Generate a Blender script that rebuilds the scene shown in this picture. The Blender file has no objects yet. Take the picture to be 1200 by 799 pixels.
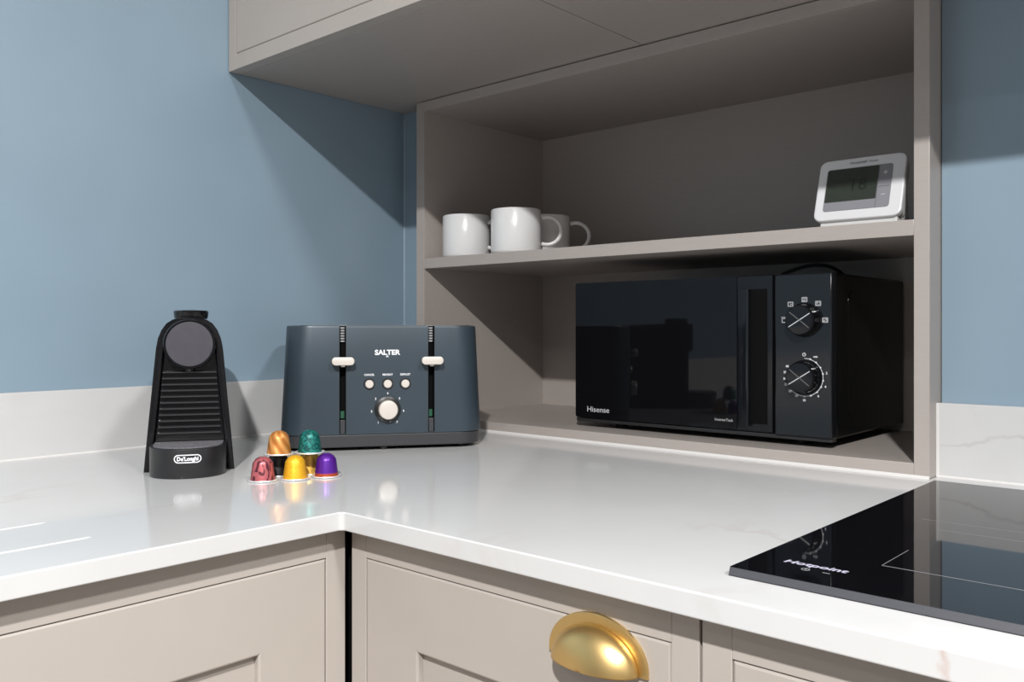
import bpy, bmesh, math, random
from math import radians, sin, cos, pi
from mathutils import Vector, Matrix

random.seed(7)
scene = bpy.context.scene
COL = scene.collection
Z0 = 0.90                      # worktop surface above the floor

# ------------------------------------------------------------------ camera
cam_d = bpy.data.cameras.new('camera')
cam = bpy.data.objects.new('camera', cam_d)
COL.objects.link(cam)
cam.location = (0, 0, Z0 + 0.185)
cam.rotation_euler = (radians(90), 0, 0.731342)
cam_d.sensor_width = 36
cam_d.lens = 36 * 1022.06 / 1200
cam_d.shift_y = -(399.5 - 385.54) / 1200
cam_d.clip_start = 0.02
scene.camera = cam

# ------------------------------------------------------------------ world, lights, exposure
world = bpy.data.worlds.new('world')
scene.world = world
world.use_nodes = True
world.node_tree.nodes['Background'].inputs[0].default_value = (0.75, 0.85, 1.0, 1)
world.node_tree.nodes['Background'].inputs[1].default_value = 0.4

def lamp(name, x, y, z, power, radius, color=(1, 1, 1), spread=180):
    d = bpy.data.lights.new(name, 'AREA')
    d.shape = 'DISK'
    d.size = radius * 2
    d.energy = power
    d.color = color
    d.spread = radians(spread)
    o = bpy.data.objects.new(name, d)
    o.location = (x, y, Z0 + z)
    COL.objects.link(o)
    return o

KEY = (1.0, 0.993, 0.985)
lamp('ceiling_or_fill_light', 0.62, -1.00, 1.68, 132, 0.05, KEY)
lamp('ceiling_or_fill_light', 1.20, 0.22, 1.68, 46, 0.14, KEY)
lamp('ceiling_or_fill_light', 0.3, -1.9, 1.68, 8, 0.07, KEY)  # weak fill added from the front, no known lamp here

scene.view_settings.view_transform = 'Standard'
scene.view_settings.look = 'None'
scene.view_settings.gamma = 1
scene.view_settings.use_curve_mapping = False
scene.view_settings.exposure = 0.30

# ------------------------------------------------------------------ materials
def srgb(r, g, b):
    f = lambda c: (c / 12.92) if c <= 0.04045 else ((c + 0.055) / 1.055) ** 2.4
    return (f(r / 255), f(g / 255), f(b / 255), 1)

def mat(name, col, rough=0.5, metal=0.0, ior=1.5, coat=0.0, spec=None):
    m = bpy.data.materials.new(name)
    m.use_nodes = True
    b = m.node_tree.nodes['Principled BSDF']
    b.inputs['Base Color'].default_value = col if len(col) == 4 else (*col, 1)
    b.inputs['Roughness'].default_value = rough
    b.inputs['Metallic'].default_value = metal
    b.inputs['IOR'].default_value = ior
    b.inputs['Coat Weight'].default_value = coat
    if spec is not None:
        b.inputs['Specular IOR Level'].default_value = spec
    return m

def nodes(m):
    nt = m.node_tree
    return nt, nt.nodes['Principled BSDF'], nt.nodes.new, nt.links.new

def noise_tint(m, c1, c2, scale, detail=3, stretch=(1, 1, 1), lo=0.35, hi=0.65, bump=0.0, dist=0.0):
    nt, b, N, L = nodes(m)
    tc = N('ShaderNodeTexCoord'); mp = N('ShaderNodeMapping')
    mp.inputs['Scale'].default_value = stretch
    nz = N('ShaderNodeTexNoise')
    nz.inputs['Scale'].default_value = scale
    nz.inputs['Detail'].default_value = detail
    nz.inputs['Distortion'].default_value = dist
    rp = N('ShaderNodeValToRGB')
    rp.color_ramp.elements[0].position = lo
    rp.color_ramp.elements[0].color = c1
    rp.color_ramp.elements[1].position = hi
    rp.color_ramp.elements[1].color = c2
    L(tc.outputs['Object'], mp.inputs['Vector'])
    L(mp.outputs['Vector'], nz.inputs['Vector'])
    L(nz.outputs['Fac'], rp.inputs['Fac'])
    L(rp.outputs['Color'], b.inputs['Base Color'])
    if bump:
        bp = N('ShaderNodeBump')
        bp.inputs['Strength'].default_value = bump
        bp.inputs['Distance'].default_value = 0.001
        L(nz.outputs['Fac'], bp.inputs['Height'])
        L(bp.outputs['Normal'], b.inputs['Normal'])
    return m

def sc(c, k):
    return (c[0] * k, c[1] * k, c[2] * k, 1)

BLUE = (0.210, 0.285, 0.348, 1)
M_wall = noise_tint(mat('blue_paint', BLUE, 0.42), sc(BLUE, 0.975), sc(BLUE, 1.02), 6, 2, bump=0.03)
M_white = mat('white_paint', (0.22, 0.22, 0.22), 0.7)
M_floor = noise_tint(mat('floor_boards', (0.3, 0.22, 0.16), 0.5), (0.15, 0.13, 0.11, 1), (0.20, 0.17, 0.145, 1), 5, 4, (1, 8, 1))
M_ceil = mat('ceiling_paint', (0.6, 0.6, 0.6), 0.8)
TAUPE = (0.378, 0.340, 0.306, 1)
M_cab = noise_tint(mat('taupe_paint', TAUPE, 0.42), sc(TAUPE, 0.985), sc(TAUPE, 1.012), 14, 3, bump=0.02)
TAUPE2 = (0.362, 0.322, 0.296, 1)
M_shelf = noise_tint(mat('taupe_board', TAUPE2, 0.38), sc(TAUPE2, 0.985), sc(TAUPE2, 1.015), 30, 3, (1, 5, 9), bump=0.02)
M_dark = mat('dark_void', (0.003, 0.003, 0.003), 0.7, spec=0.08)  # near-black for dark parts, also paints in the shade of gaps and recesses
M_seal = mat('white_sealant', (0.60, 0.585, 0.57), 0.45)
M_caulk = mat('caulk', (0.26, 0.33, 0.39), 0.4)

def quartz(name='white_quartz', mark=None):
    m = mat(name, (0.8, 0.79, 0.78), 0.10)
    nt, b, N, L = nodes(m)
    tc = N('ShaderNodeTexCoord')
    def vein(scale, width, off):
        mp = N('ShaderNodeMapping'); mp.inputs['Location'].default_value = (off, off * 0.7, off * 1.3)
        mp.inputs['Rotation'].default_value = (0.3, 0.2, 0.6); mp.inputs['Scale'].default_value = (1, 0.45, 1)
        L(tc.outputs['Object'], mp.inputs['Vector'])
        n = N('ShaderNodeTexNoise'); n.inputs['Scale'].default_value = scale; n.inputs['Detail'].default_value = 6
        n.inputs['Distortion'].default_value = 0.8
        L(mp.outputs['Vector'], n.inputs['Vector'])
        s = N('ShaderNodeMath'); s.operation = 'SUBTRACT'; s.inputs[1].default_value = 0.5
        a = N('ShaderNodeMath'); a.operation = 'ABSOLUTE'
        r = N('ShaderNodeMapRange'); r.inputs['From Min'].default_value = 0.0; r.inputs['From Max'].default_value = width
        r.inputs['To Min'].default_value = 1.0; r.inputs['To Max'].default_value = 0.0
        L(n.outputs['Fac'], s.inputs[0]); L(s.outputs[0], a.inputs[0]); L(a.outputs[0], r.inputs['Value'])
        k = N('ShaderNodeTexNoise'); k.inputs['Scale'].default_value = scale * 1.7; k.inputs['Detail'].default_value = 2
        L(mp.outputs['Vector'], k.inputs['Vector'])
        kr = N('ShaderNodeMapRange'); kr.inputs['From Min'].default_value = 0.48; kr.inputs['From Max'].default_value = 0.68
        L(k.outputs['Fac'], kr.inputs['Value'])
        mu = N('ShaderNodeMath'); mu.operation = 'MULTIPLY'
        L(r.outputs[0], mu.inputs[0]); L(kr.outputs[0], mu.inputs[1])
        return mu
    base = N('ShaderNodeTexNoise'); base.inputs['Scale'].default_value = 7; base.inputs['Detail'].default_value = 5
    L(tc.outputs['Object'], base.inputs['Vector'])
    rp = N('ShaderNodeValToRGB')
    rp.color_ramp.elements[0].position = 0.3; rp.color_ramp.elements[0].color = (0.510, 0.507, 0.504, 1)
    rp.color_ramp.elements[1].position = 0.6; rp.color_ramp.elements[1].color = (0.530, 0.527, 0.523, 1)
    L(base.outputs['Fac'], rp.inputs['Fac'])
    v1 = vein(2.6, 0.012, 3.1); v2 = vein(5.0, 0.010, 8.4)
    m1 = N('ShaderNodeMix'); m1.data_type = 'RGBA'; m1.inputs['B'].default_value = (0.40, 0.34, 0.30, 1)
    f1 = N('ShaderNodeMath'); f1.operation = 'MULTIPLY'; f1.inputs[1].default_value = 0.28
    L(v1.outputs[0], f1.inputs[0]); L(f1.outputs[0], m1.inputs['Factor']); L(rp.outputs['Color'], m1.inputs['A'])
    m2 = N('ShaderNodeMix'); m2.data_type = 'RGBA'; m2.inputs['B'].default_value = (0.5, 0.48, 0.47, 1)
    f2 = N('ShaderNodeMath'); f2.operation = 'MULTIPLY'; f2.inputs[1].default_value = 0.25
    L(v2.outputs[0], f2.inputs[0]); L(f2.outputs[0], m2.inputs['Factor']); L(m1.outputs['Result'], m2.inputs['A'])
    last = m2.outputs['Result']
    if mark:                    # one natural vein of its own: along x (slope in z) or across the front edge
        kx, kz, c, wid, amp, nsc, y_max, fac, col = mark
        sp = N('ShaderNodeSeparateXYZ'); L(tc.outputs['Object'], sp.inputs[0])
        def ma(op, a, bb=None):
            q = N('ShaderNodeMath'); q.operation = op
            for i, v in enumerate((a, bb)):
                if v is None: continue
                if isinstance(v, (int, float)): q.inputs[i].default_value = v
                else: L(v, q.inputs[i])
            return q.outputs[0]
        nz = N('ShaderNodeTexNoise'); nz.inputs['Scale'].default_value = nsc; nz.inputs['Detail'].default_value = 4
        L(tc.outputs['Object'], nz.inputs['Vector'])
        e = ma('ADD', ma('MULTIPLY', sp.outputs['X'], kx), ma('MULTIPLY', sp.outputs['Z'], kz))
        e = ma('ADD', ma('ADD', e, c), ma('MULTIPLY', ma('SUBTRACT', nz.outputs['Fac'], 0.5), amp))
        r = N('ShaderNodeMapRange'); r.inputs['From Min'].default_value = 0; r.inputs['From Max'].default_value = wid
        r.inputs['To Min'].default_value = fac; r.inputs['To Max'].default_value = 0
        L(ma('ABSOLUTE', e), r.inputs['Value'])
        k = ma('MULTIPLY', r.outputs[0], ma('LESS_THAN', sp.outputs['Y'], y_max))
        k = ma('MULTIPLY', k, nz.outputs['Fac'])
        m3 = N('ShaderNodeMix'); m3.data_type = 'RGBA'; m3.inputs['B'].default_value = col
        L(k, m3.inputs['Factor']); L(last, m3.inputs['A']); last = m3.outputs['Result']
    L(last, b.inputs['Base Color'])
    return m
M_quartz = quartz('white_quartz', (1.0, 0.05, 0.152, 0.0045, 0.012, 90, 0.5436, 1.0, (0.40, 0.24, 0.19, 1)))
M_quartz_vein = quartz('veined_quartz', (-0.224, 1.0, -0.1117, 0.0022, 0.030, 22, 9.0, 0.55, (0.30, 0.25, 0.23, 1)))

M_glass = mat('black_glass', (0.004, 0.004, 0.005), 0.035, ior=1.33)
M_hob = mat('hob_glass', (0.003, 0.003, 0.004), 0.03, ior=1.35)
M_trim = mat('graphite_trim', (0.10, 0.10, 0.11), 0.38, 0.6)
M_black = mat('black_plastic', (0.010, 0.010, 0.011), 0.30)
M_gloss = mat('gloss_black', (0.005, 0.005, 0.006), 0.08, ior=1.5, spec=0.33)
M_satin = mat('satin_black', (0.016, 0.016, 0.017), 0.42)
M_case = mat('black_enamel', (0.004, 0.004, 0.004), 0.2, spec=0.3)
M_panel = mat('panel_black', (0.007, 0.008, 0.010), 0.09, ior=1.42)
M_print = mat('white_print', (0.72, 0.72, 0.74), 0.6)
M_dim = mat('grey_print', (0.30, 0.30, 0.31), 0.6)
M_mid = mat('soft_print', (0.5, 0.5, 0.52), 0.6)
M_lilac = mat('lilac_print', (0.42, 0.40, 0.50), 0.6)
M_zone = mat('zone_print', (0.17, 0.17, 0.18), 0.5)
M_glint = mat('facet_glint', (0.10, 0.10, 0.10), 0.5)  # grey bar colour imitating a highlight on the faceted dial
M_slat = mat('slat_black', (0.020, 0.020, 0.022), 0.28, ior=1.6)
M_disc = noise_tint(mat('smoke_disc', (0.075, 0.07, 0.085), 0.5), (0.032, 0.030, 0.039, 1), (0.037, 0.034, 0.043, 1), 90, 2)
M_tray = mat('tray_black', (0.012, 0.012, 0.013), 0.34)
M_grid = noise_tint(mat('grid_grey', (0.12, 0.11, 0.13), 0.45), (0.10, 0.095, 0.105, 1), (0.19, 0.185, 0.20, 1), 320, 2, (1, 1.4, 1))
NAVY = (0.036, 0.051, 0.065, 1)
M_navy = noise_tint(mat('navy_satin', NAVY, 0.36, 0.25), sc(NAVY, 0.95), sc(NAVY, 1.05), 9, 2)
M_tbase = mat('toaster_base', (0.030, 0.030, 0.033), 0.42)
M_steel = mat('brushed_steel', (0.70, 0.70, 0.70), 0.13, 1.0)
M_cream = mat('pearl_knob', (0.68, 0.62, 0.56), 0.32, 0.35)
M_green = mat('green_tab', (0.01, 0.08, 0.04), 0.4)
M_mug = mat('white_ceramic', (0.68, 0.672, 0.668), 0.2, coat=0.15)
M_brass = mat('brushed_brass', (0.74, 0.52, 0.22), 0.36, 1.0)
M_tw = mat('thermostat_white', (0.66, 0.66, 0.67), 0.38)
M_tstand = mat('stand_white', (0.60, 0.60, 0.585), 0.45)
M_lcd = mat('lcd', (0.030, 0.038, 0.030), 0.20)
M_lcdd = mat('lcd_digit', (0.014, 0.018, 0.014), 0.3)
M_tgrey = mat('grey_keys', (0.22, 0.22, 0.24), 0.4)
M_silver = mat('silver_foil', (0.74, 0.73, 0.72), 0.38, 0.55)

# ------------------------------------------------------------------ mesh helpers
def BM():
    return bmesh.new()

def add_box(bm, x0, x1, y0, y1, z0, z1, bev=0.0, seg=2):
    t = bmesh.new()
    bmesh.ops.create_cube(t, size=1)
    for v in t.verts:
        v.co = Vector(((x0 + x1) / 2 + v.co.x * (x1 - x0), (y0 + y1) / 2 + v.co.y * (y1 - y0), (z0 + z1) / 2 + v.co.z * (z1 - z0)))
    if bev:
        bmesh.ops.bevel(t, geom=list(t.edges), offset=bev, segments=seg, affect='EDGES', profile=0.5)
    merge(bm, t)
    return bm

def merge(bm, t, mtx=None):
    me = bpy.data.meshes.new('tmp')
    t.to_mesh(me); t.free()
    if mtx is not None:
        me.transform(mtx)
    bm.from_mesh(me)
    bpy.data.meshes.remove(me)

def add_prism(bm, pts, a, b, axis='y', bev=0.0, seg=2):
    """extrude a closed outline; axis y: pts are (x,z); axis z: (x,y); axis x: (y,z)"""
    t = bmesh.new()
    def P(p, q):
        if axis == 'y': return (p[0], q, p[1])
        if axis == 'z': return (p[0], p[1], q)
        return (q, p[0], p[1])
    va = [t.verts.new(P(p, a)) for p in pts]
    vb = [t.verts.new(P(p, b)) for p in pts]
    n = len(pts)
    fa = t.faces.new(va); fb = t.faces.new(vb[::-1])
    for i in range(n):
        t.faces.new((va[i], vb[i], vb[(i + 1) % n], va[(i + 1) % n]))
    bmesh.ops.recalc_face_normals(t, faces=list(t.faces))
    if bev:
        es = set(fa.edges) | set(fb.edges)
        bmesh.ops.bevel(t, geom=list(es), offset=bev, segments=seg, affect='EDGES', profile=0.5)
    merge(bm, t)
    return bm

def add_ring(bm, outer, inner, a, b, axis='y'):
    t = bmesh.new()
    def P(p, q):
        if axis == 'y': return (p[0], q, p[1])
        if axis == 'z': return (p[0], p[1], q)
        return (q, p[0], p[1])
    n = len(outer)
    oa = [t.verts.new(P(p, a)) for p in outer]; ob = [t.verts.new(P(p, b)) for p in outer]
    ia = [t.verts.new(P(p, a)) for p in inner]; ib = [t.verts.new(P(p, b)) for p in inner]
    for i in range(n):
        j = (i + 1) % n
        t.faces.new((oa[i], oa[j], ob[j], ob[i])); t.faces.new((ia[i], ib[i], ib[j], ia[j]))
        t.faces.new((oa[i], ia[i], ia[j], oa[j])); t.faces.new((ob[i], ob[j], ib[j], ib[i]))
    bmesh.ops.recalc_face_normals(t, faces=list(t.faces))
    merge(bm, t)
    return bm

def add_lathe(bm, prof, seg=40, mtx=None):
    """profile of (r, z) turned about z"""
    t = bmesh.new()
    rows = []
    for r, z in prof:
        if r < 1e-6:
            rows.append([t.verts.new((0, 0, z))])
        else:
            rows.append([t.verts.new((r * cos(2 * pi * i / seg), r * sin(2 * pi * i / seg), z)) for i in range(seg)])
    for p, q in zip(rows, rows[1:]):
        for i in range(seg):
            j = (i + 1) % seg
            if len(p) == 1 and len(q) == 1: continue
            if len(p) == 1: t.faces.new((p[0], q[j], q[i]))
            elif len(q) == 1: t.faces.new((p[i], p[j], q[0]))
            else: t.faces.new((p[i], p[j], q[j], q[i]))
    bmesh.ops.recalc_face_normals(t, faces=list(t.faces))
    merge(bm, t, mtx)
    return bm

def add_tube(bm, pts, r, seg=12, closed_ends=True, flat=1.0):
    t = bmesh.new()
    pts = [Vector(p) for p in pts]
    rings = []
    up0 = None
    for i, p in enumerate(pts):
        d = (pts[min(i + 1, len(pts) - 1)] - pts[max(i - 1, 0)]).normalized()
        if up0 is None:
            up0 = d.orthogonal().normalized()
        up0 = (up0 - d * up0.dot(d)).normalized()
        s = d.cross(up0)
        rr = r[i] if isinstance(r, (list, tuple)) else r
        rings.append([t.verts.new(p + up0 * (rr * cos(2 * pi * k / seg)) + s * (rr * flat * sin(2 * pi * k / seg))) for k in range(seg)])
    for a, b in zip(rings, rings[1:]):
        for k in range(seg):
            j = (k + 1) % seg
            t.faces.new((a[k], a[j], b[j], b[k]))
    if closed_ends:
        t.faces.new(rings[0][::-1]); t.faces.new(rings[-1])
    bmesh.ops.recalc_face_normals(t, faces=list(t.faces))
    merge(bm, t)
    return bm

def rrect(x0, x1, y0, y1, r, n=6):
    pts = []
    for cx, cy, a0 in ((x1 - r, y1 - r, 0), (x0 + r, y1 - r, 90), (x0 + r, y0 + r, 180), (x1 - r, y0 + r, 270)):
        for k in range(n + 1):
            a = radians(a0 + 90 * k / n)
            pts.append((cx + r * cos(a), cy + r * sin(a)))
    return pts

def circle(cx, cy, r, n=40, ry=None):
    return [(cx + r * cos(2 * pi * i / n), cy + (ry or r) * sin(2 * pi * i / n)) for i in range(n)]

def obj(name, bm, m, parent=None, loc=None, smooth=True, angle=20):
    me = bpy.data.meshes.new(name)
    if isinstance(bm, bmesh.types.BMesh):
        bm.to_mesh(me); bm.free()
    else:
        me = bm
        me.name = name
    me.materials.clear()
    me.materials.append(m)
    if smooth and len(me.polygons):
        me.polygons.foreach_set('use_smooth', [True] * len(me.polygons))
        me.set_sharp_from_angle(angle=radians(angle))
    o = bpy.data.objects.new(name, me)
    COL.objects.link(o)
    if parent: o.parent = parent
    if loc: o.location = loc
    return o

def cut(bm, cutters):
    """boolean difference of bm by each cutter bmesh, returns a mesh"""
    def mk(b):
        me = bpy.data.meshes.new('tmp'); b.to_mesh(me); b.free()
        o = bpy.data.objects.new('tmp', me); COL.objects.link(o); return o
    a = mk(bm); cs = [mk(c) for c in cutters]
    for c in cs:
        md = a.modifiers.new('b', 'BOOLEAN'); md.object = c; md.operation = 'DIFFERENCE'; md.solver = 'EXACT'
    dg = bpy.context.evaluated_depsgraph_get()
    dg.update()
    me = bpy.data.meshes.new_from_object(a.evaluated_get(dg))
    for o in [a] + cs:
        d = o.data; bpy.data.objects.remove(o); bpy.data.meshes.remove(d)
    return me

def thing(name, label, cat, loc=(0, 0, 0), rz=0, group=None):
    o = bpy.data.objects.new(name, None)
    o.empty_display_size = 0.05
    COL.objects.link(o)
    o.location = (loc[0], loc[1], Z0 + loc[2])
    o.rotation_euler = (0, 0, rz)
    o['label'] = label; o['category'] = cat
    if group: o['group'] = group
    return o

def tag(o, label, cat, group=None):
    o['label'] = label; o['category'] = cat
    if group: o['group'] = group
    return o

def structure(name, bm, m):
    o = obj(name, bm, m, None, (0, 0, Z0), smooth=False)
    o['kind'] = 'structure'
    return o

def text(name, body, m, parent, origin, xd, yd, size, width=None, ext=0.00012, bold=0.0, shear=0.0, align='CENTER'):
    cu = bpy.data.curves.new('tmp', 'FONT')
    cu.body = body; cu.size = size; cu.extrude = ext; cu.align_x = align; cu.align_y = 'CENTER'
    cu.offset = bold; cu.shear = shear; cu.resolution_u = 3
    o = bpy.data.objects.new('tmp', cu); COL.objects.link(o)
    dg = bpy.context.evaluated_depsgraph_get(); dg.update()
    me = bpy.data.meshes.new_from_object(o.evaluated_get(dg))
    bpy.data.objects.remove(o); bpy.data.curves.remove(cu)
    xd = Vector(xd).normalized(); yd = Vector(yd).normalized(); n = xd.cross(yd)
    if width:
        xs = [v.co.x for v in me.vertices]
        k = width / (max(xs) - min(xs))
        for v in me.vertices: v.co.x *= k
    M = Matrix.Translation(Vector(origin)) @ Matrix((xd, yd, n)).transposed().to_4x4()
    me.transform(M)
    return obj(name, me, m, parent, smooth=False)

# ------------------------------------------------------------------ room shell
XA, YB = -1.365, 1.189          # faces of the left wall and the back wall
XR, YF = 2.3, -2.7              # far walls behind the camera
CEIL = 1.7
structure('floor', add_box(BM(), XA - 0.1, XR + 0.1, YF - 0.1, 1.6, -0.96, -0.9), M_floor)
structure('ceiling', add_box(BM(), XA - 0.1, XR + 0.1, YF - 0.1, 1.6, CEIL, CEIL + 0.06), M_ceil)
structure('wall_left', add_box(BM(), XA - 0.1, XA, YF, 1.6, -0.9, CEIL), M_wall)
structure('wall_right', add_box(BM(), XR, XR + 0.1, YF, 1.6, -0.9, CEIL), M_white)
structure('wall_front', add_box(BM(), XA, XR, YF - 0.1, YF, -0.9, CEIL), M_white)
b = BM()                        # the back wall has a recess that takes the open unit
add_box(b, XA, -1.2785, YB, 1.56, -0.9, CEIL)
add_box(b, -0.3335, XR, YB, 1.56, -0.9, CEIL)
add_box(b, -1.2785, -0.3335, YB, 1.56, -0.9, -0.001)
add_box(b, -1.2785, -0.3335, YB, 1.56, 0.6265, CEIL)
add_box(b, -1.2785, -0.3335, 1.535, 1.56, -0.001, 0.6265)
structure('wall_back', b, M_wall)
b = BM()
add_prism(b, [(XA, YB), (XA + 0.0016, YB), (XA + 0.0007, YB - 0.0007), (XA, YB - 0.0016)], 0.0955, 0.6245, 'z')
structure('trim_1', b, M_caulk)
# white sealant beads where the stone meets the unit and the upstands
b = BM(); add_prism(b, [(1.1434, 0.0), (1.1396, 0.0), (1.1412, 0.0016), (1.1434, 0.0034)], -1.2771, -0.3347, 'x'); structure('trim_2', b, M_seal)
b = BM(); add_prism(b, [(-1.3448, 0.0), (-1.3425, 0.0), (-1.3436, 0.0010), (-1.3448, 0.0022)], -1.2, 1.168, 'y'); structure('trim_3', b, M_seal)
b = BM(); add_prism(b, [(1.1728, 0.0), (1.1705, 0.0), (1.1716, 0.0010), (1.1728, 0.0022)], -0.3340, 1.3, 'x'); structure('trim_4', b, M_seal)
b = BM(); add_prism(b, [(-0.3346, 1.1725), (-0.3318, 1.1725), (-0.3330, 1.1715), (-0.3346, 1.1695)], 0.0, 0.0925, 'z'); structure('trim_5', b, M_seal)

# ------------------------------------------------------------------ worktop (L shaped), with drainer grooves
def worktop():
    xi, yi, r = -0.7183, 0.5428, 0.005
    pts = [(XA + 0.001, -1.2), (xi, -1.2)]
    for k in range(7):
        a = radians(180 - 90 * k / 6)
        pts.append((xi + r + r * cos(a), yi - r + r * sin(a)))
    pts += [(1.3, yi), (1.3, YB - 0.001), (XA + 0.001, YB - 0.001)]
    b = add_prism(BM(), pts, -0.0190, 0.0, 'z', bev=0.0014, seg=3)
    cs = []
    for x, y1 in ((-0.985, 0.300), (-0.8905, 0.3215), (-0.7985, 0.3265)):
        c = BM()
        add_tube(c, [(x + 0.02, -0.35, 0.0052), (x + 0.002, y1 - 0.004, 0.0052), (x, y1, 0.0058)], 0.0063, 24)
        cs.append(c)
    me = cut(b, cs)
    o = obj('worktop', me, M_quartz, None, (0, 0, Z0), smooth=False)
    tag(o, 'white quartz L-shaped worktop with faint veins and drainer grooves', 'worktop')
worktop()
o = obj('upstand', add_box(BM(), XA + 0.0005, -1.345, -1.2, 1.168, 0.0, 0.0953, 0.0012), M_quartz, None, (0, 0, Z0))
tag(o, 'long white stone upstand under the blue wall behind the coffee machine', 'backsplash')
o = obj('upstand', add_box(BM(), -0.3332, 1.3, 1.173, YB - 0.0005, 0.0, 0.0925, 0.0012), M_quartz_vein, None, (0, 0, Z0))
tag(o, 'white veined stone upstand behind the hob, right of the open unit', 'backsplash')
o = obj('upstand', add_box(BM(), -1.3445, -1.2785, 1.173, YB - 0.0005, 0.0004, 0.0953, 0.0012), M_quartz, None, (0, 0, Z0))
tag(o, 'short white stone upstand in the corner hidden behind the toaster', 'backsplash')

# ------------------------------------------------------------------ base units
def face_frame(t, w, z0, z1, stile, top, bottom, y0, y1):
    """frame in the local x-z plane, width w from x=0"""
    obj('stile', add_box(BM(), 0, stile, y0, y1, z0, z1, 0.0006), M_cab, t)
    obj('stile', add_box(BM(), w - stile, w, y0, y1, z0, z1, 0.0006), M_cab, t)
    obj('rail', add_box(BM(), stile, w - stile, y0, y1, z1 - top, z1, 0.0006), M_cab, t)
    obj('rail', add_box(BM(), stile, w - stile, y0, y1, z0, z0 + bottom, 0.0006), M_cab, t)

def shaker_door(t, x0, x1, z0, z1, y0, th, fw, gap=0.0008):
    b = BM()
    obj('door_stop', add_ring(BM(), [(x0 + 0.0005, z0 + 0.0005), (x1 - 0.0005, z0 + 0.0005), (x1 - 0.0005, z1 - 0.0005), (x0 + 0.0005, z1 - 0.0005)],
                                 [(x0 + 0.012, z0 + 0.012), (x1 - 0.012, z0 + 0.012), (x1 - 0.012, z1 - 0.012), (x0 + 0.012, z1 - 0.012)], y0 + th + 0.0002, y0 + th + 0.004), M_cab, t)
    x0 += gap; x1 -= gap; z0 += gap; z1 -= gap
    b = add_ring(b, [(x0, z0), (x1, z0), (x1, z1), (x0, z1)], [(x0 + fw, z0 + fw), (x1 - fw, z0 + fw), (x1 - fw, z1 - fw), (x0 + fw, z1 - fw)], y0, y0 + th, 'y')
    bmesh.ops.bevel(b, geom=[e for e in b.edges if all(abs(v.co.y - y0) < 1e-6 for v in e.verts) and len(e.link_faces) == 2 and
                    any(abs(f.normal.y) < 0.5 for f in e.link_faces)], offset=0.0020, segments=2, affect='EDGES', profile=0.5)
    d = obj('door', b, M_cab, t)
    obj('door_panel', add_box(BM(), x0 + fw - 0.002, x1 - fw + 0.002, y0 + 0.008, y0 + th - 0.003, z0 + fw - 0.002, z1 - fw + 0.002), M_cab, d)
    return d

def base_unit(label, loc, rz, w, stile, depth, dz=0.0):
    t = thing('base_unit', label, 'kitchen cabinet', (loc[0], loc[1], -0.9), rz, 'base cabinets under the worktop')
    z1 = 0.9 - 0.0195
    face_frame(t, w, 0.10, z1, stile, 0.0300, 0.03, 0.0, 0.022)
    b = BM()
    add_box(b, 0.001, 0.019, 0.0225, depth, 0.10, z1)
    add_box(b, w - 0.019, w - 0.001, 0.0225, depth, 0.10, z1)
    add_box(b, 0.019, w - 0.019, 0.0225, depth, 0.10, 0.118)
    add_box(b, 0.019, w - 0.019, depth - 0.01, depth, 0.118, z1)
    add_box(b, 0.019, w - 0.019, 0.0225, 0.12, z1 - 0.018, z1)
    obj('carcass', b, M_shelf, t)
    obj('plinth', add_box(BM(), 0, w, 0.05, 0.066, 0.0, 0.099), M_cab, t)
    d = shaker_door(t, stile, w - stile, 0.13, z1 - 0.03, 0.0, 0.020, 0.0775)
    return t, d

ub, door_b = base_unit('taupe in-frame base cabinet with the brass cup handle, below the worktop', (-0.732, 0.5655), 0, 0.4084, 0.0235, 0.58)
base_unit('taupe base cabinet at the lower right, below the hob', (-0.3212, 0.5655), 0, 0.60, 0.0238, 0.58)
ua, door_a = base_unit('taupe base cabinet at the lower left, under the drainer', (-0.738, -0.0390), radians(90), 0.6006, 0.0238, 0.58)
o = obj('gap_shade', add_box(BM(), -0.78, -0.7325, 0.575, 0.60, -0.80, -0.0205), M_dark, None, (0, 0, Z0))  # near-black strip put in as the shade of the gap
tag(o, 'black strip standing in for the shade in the gap between the two base cabinets', 'shade strip')

def cup_handle(parent):
    # local to the base unit: x from its left stile, z from the floor
    cx, zb = -0.4150 + 0.732, 0.9 - 0.0800
    n = 28
    plate = [(cx + 0.0485 * cos(pi * k / n), zb + 0.0015 + 0.0365 * sin(pi * k / n)) for k in range(n + 1)]
    plate = [(cx + 0.0485, zb - 0.0025)] + plate + [(cx - 0.0485, zb - 0.0025)]
    h = obj('handle', add_prism(BM(), plate, -0.0032, 0.0002, 'y', bev=0.0009), M_brass, parent)
    h['label'] = 'brushed brass cup handle'
    t = bmesh.new()
    rows = []
    m = 14
    a, bb, c = 0.0415, 0.0315, 0.0235
    for i in range(m + 1):
        ph = (pi / 2) * i / m
        row = []
        for k in range(n + 1):
            th = pi * k / n
            row.append(t.verts.new((cx + a * cos(th) * cos(ph) ** 0.9, -0.003 - c * sin(ph) ** 0.95, zb - 0.002 + bb * sin(th) * cos(ph))))
        rows.append(row)
    for p, q in zip(rows, rows[1:]):
        for k in range(n):
            try: t.faces.new((p[k], p[k + 1], q[k + 1], q[k]))
            except ValueError: pass
    bmesh.ops.remove_doubles(t, verts=t.verts, dist=1e-5)
    bmesh.ops.recalc_face_normals(t, faces=list(t.faces))
    me = bpy.data.meshes.new('cup'); t.to_mesh(me); t.free()
    o = obj('handle_cup', me, M_brass, parent, angle=50)
    s = o.modifiers.new('thick', 'SOLIDIFY'); s.thickness = 0.0016; s.offset = -1
    return h
cup_handle(door_b)

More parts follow.
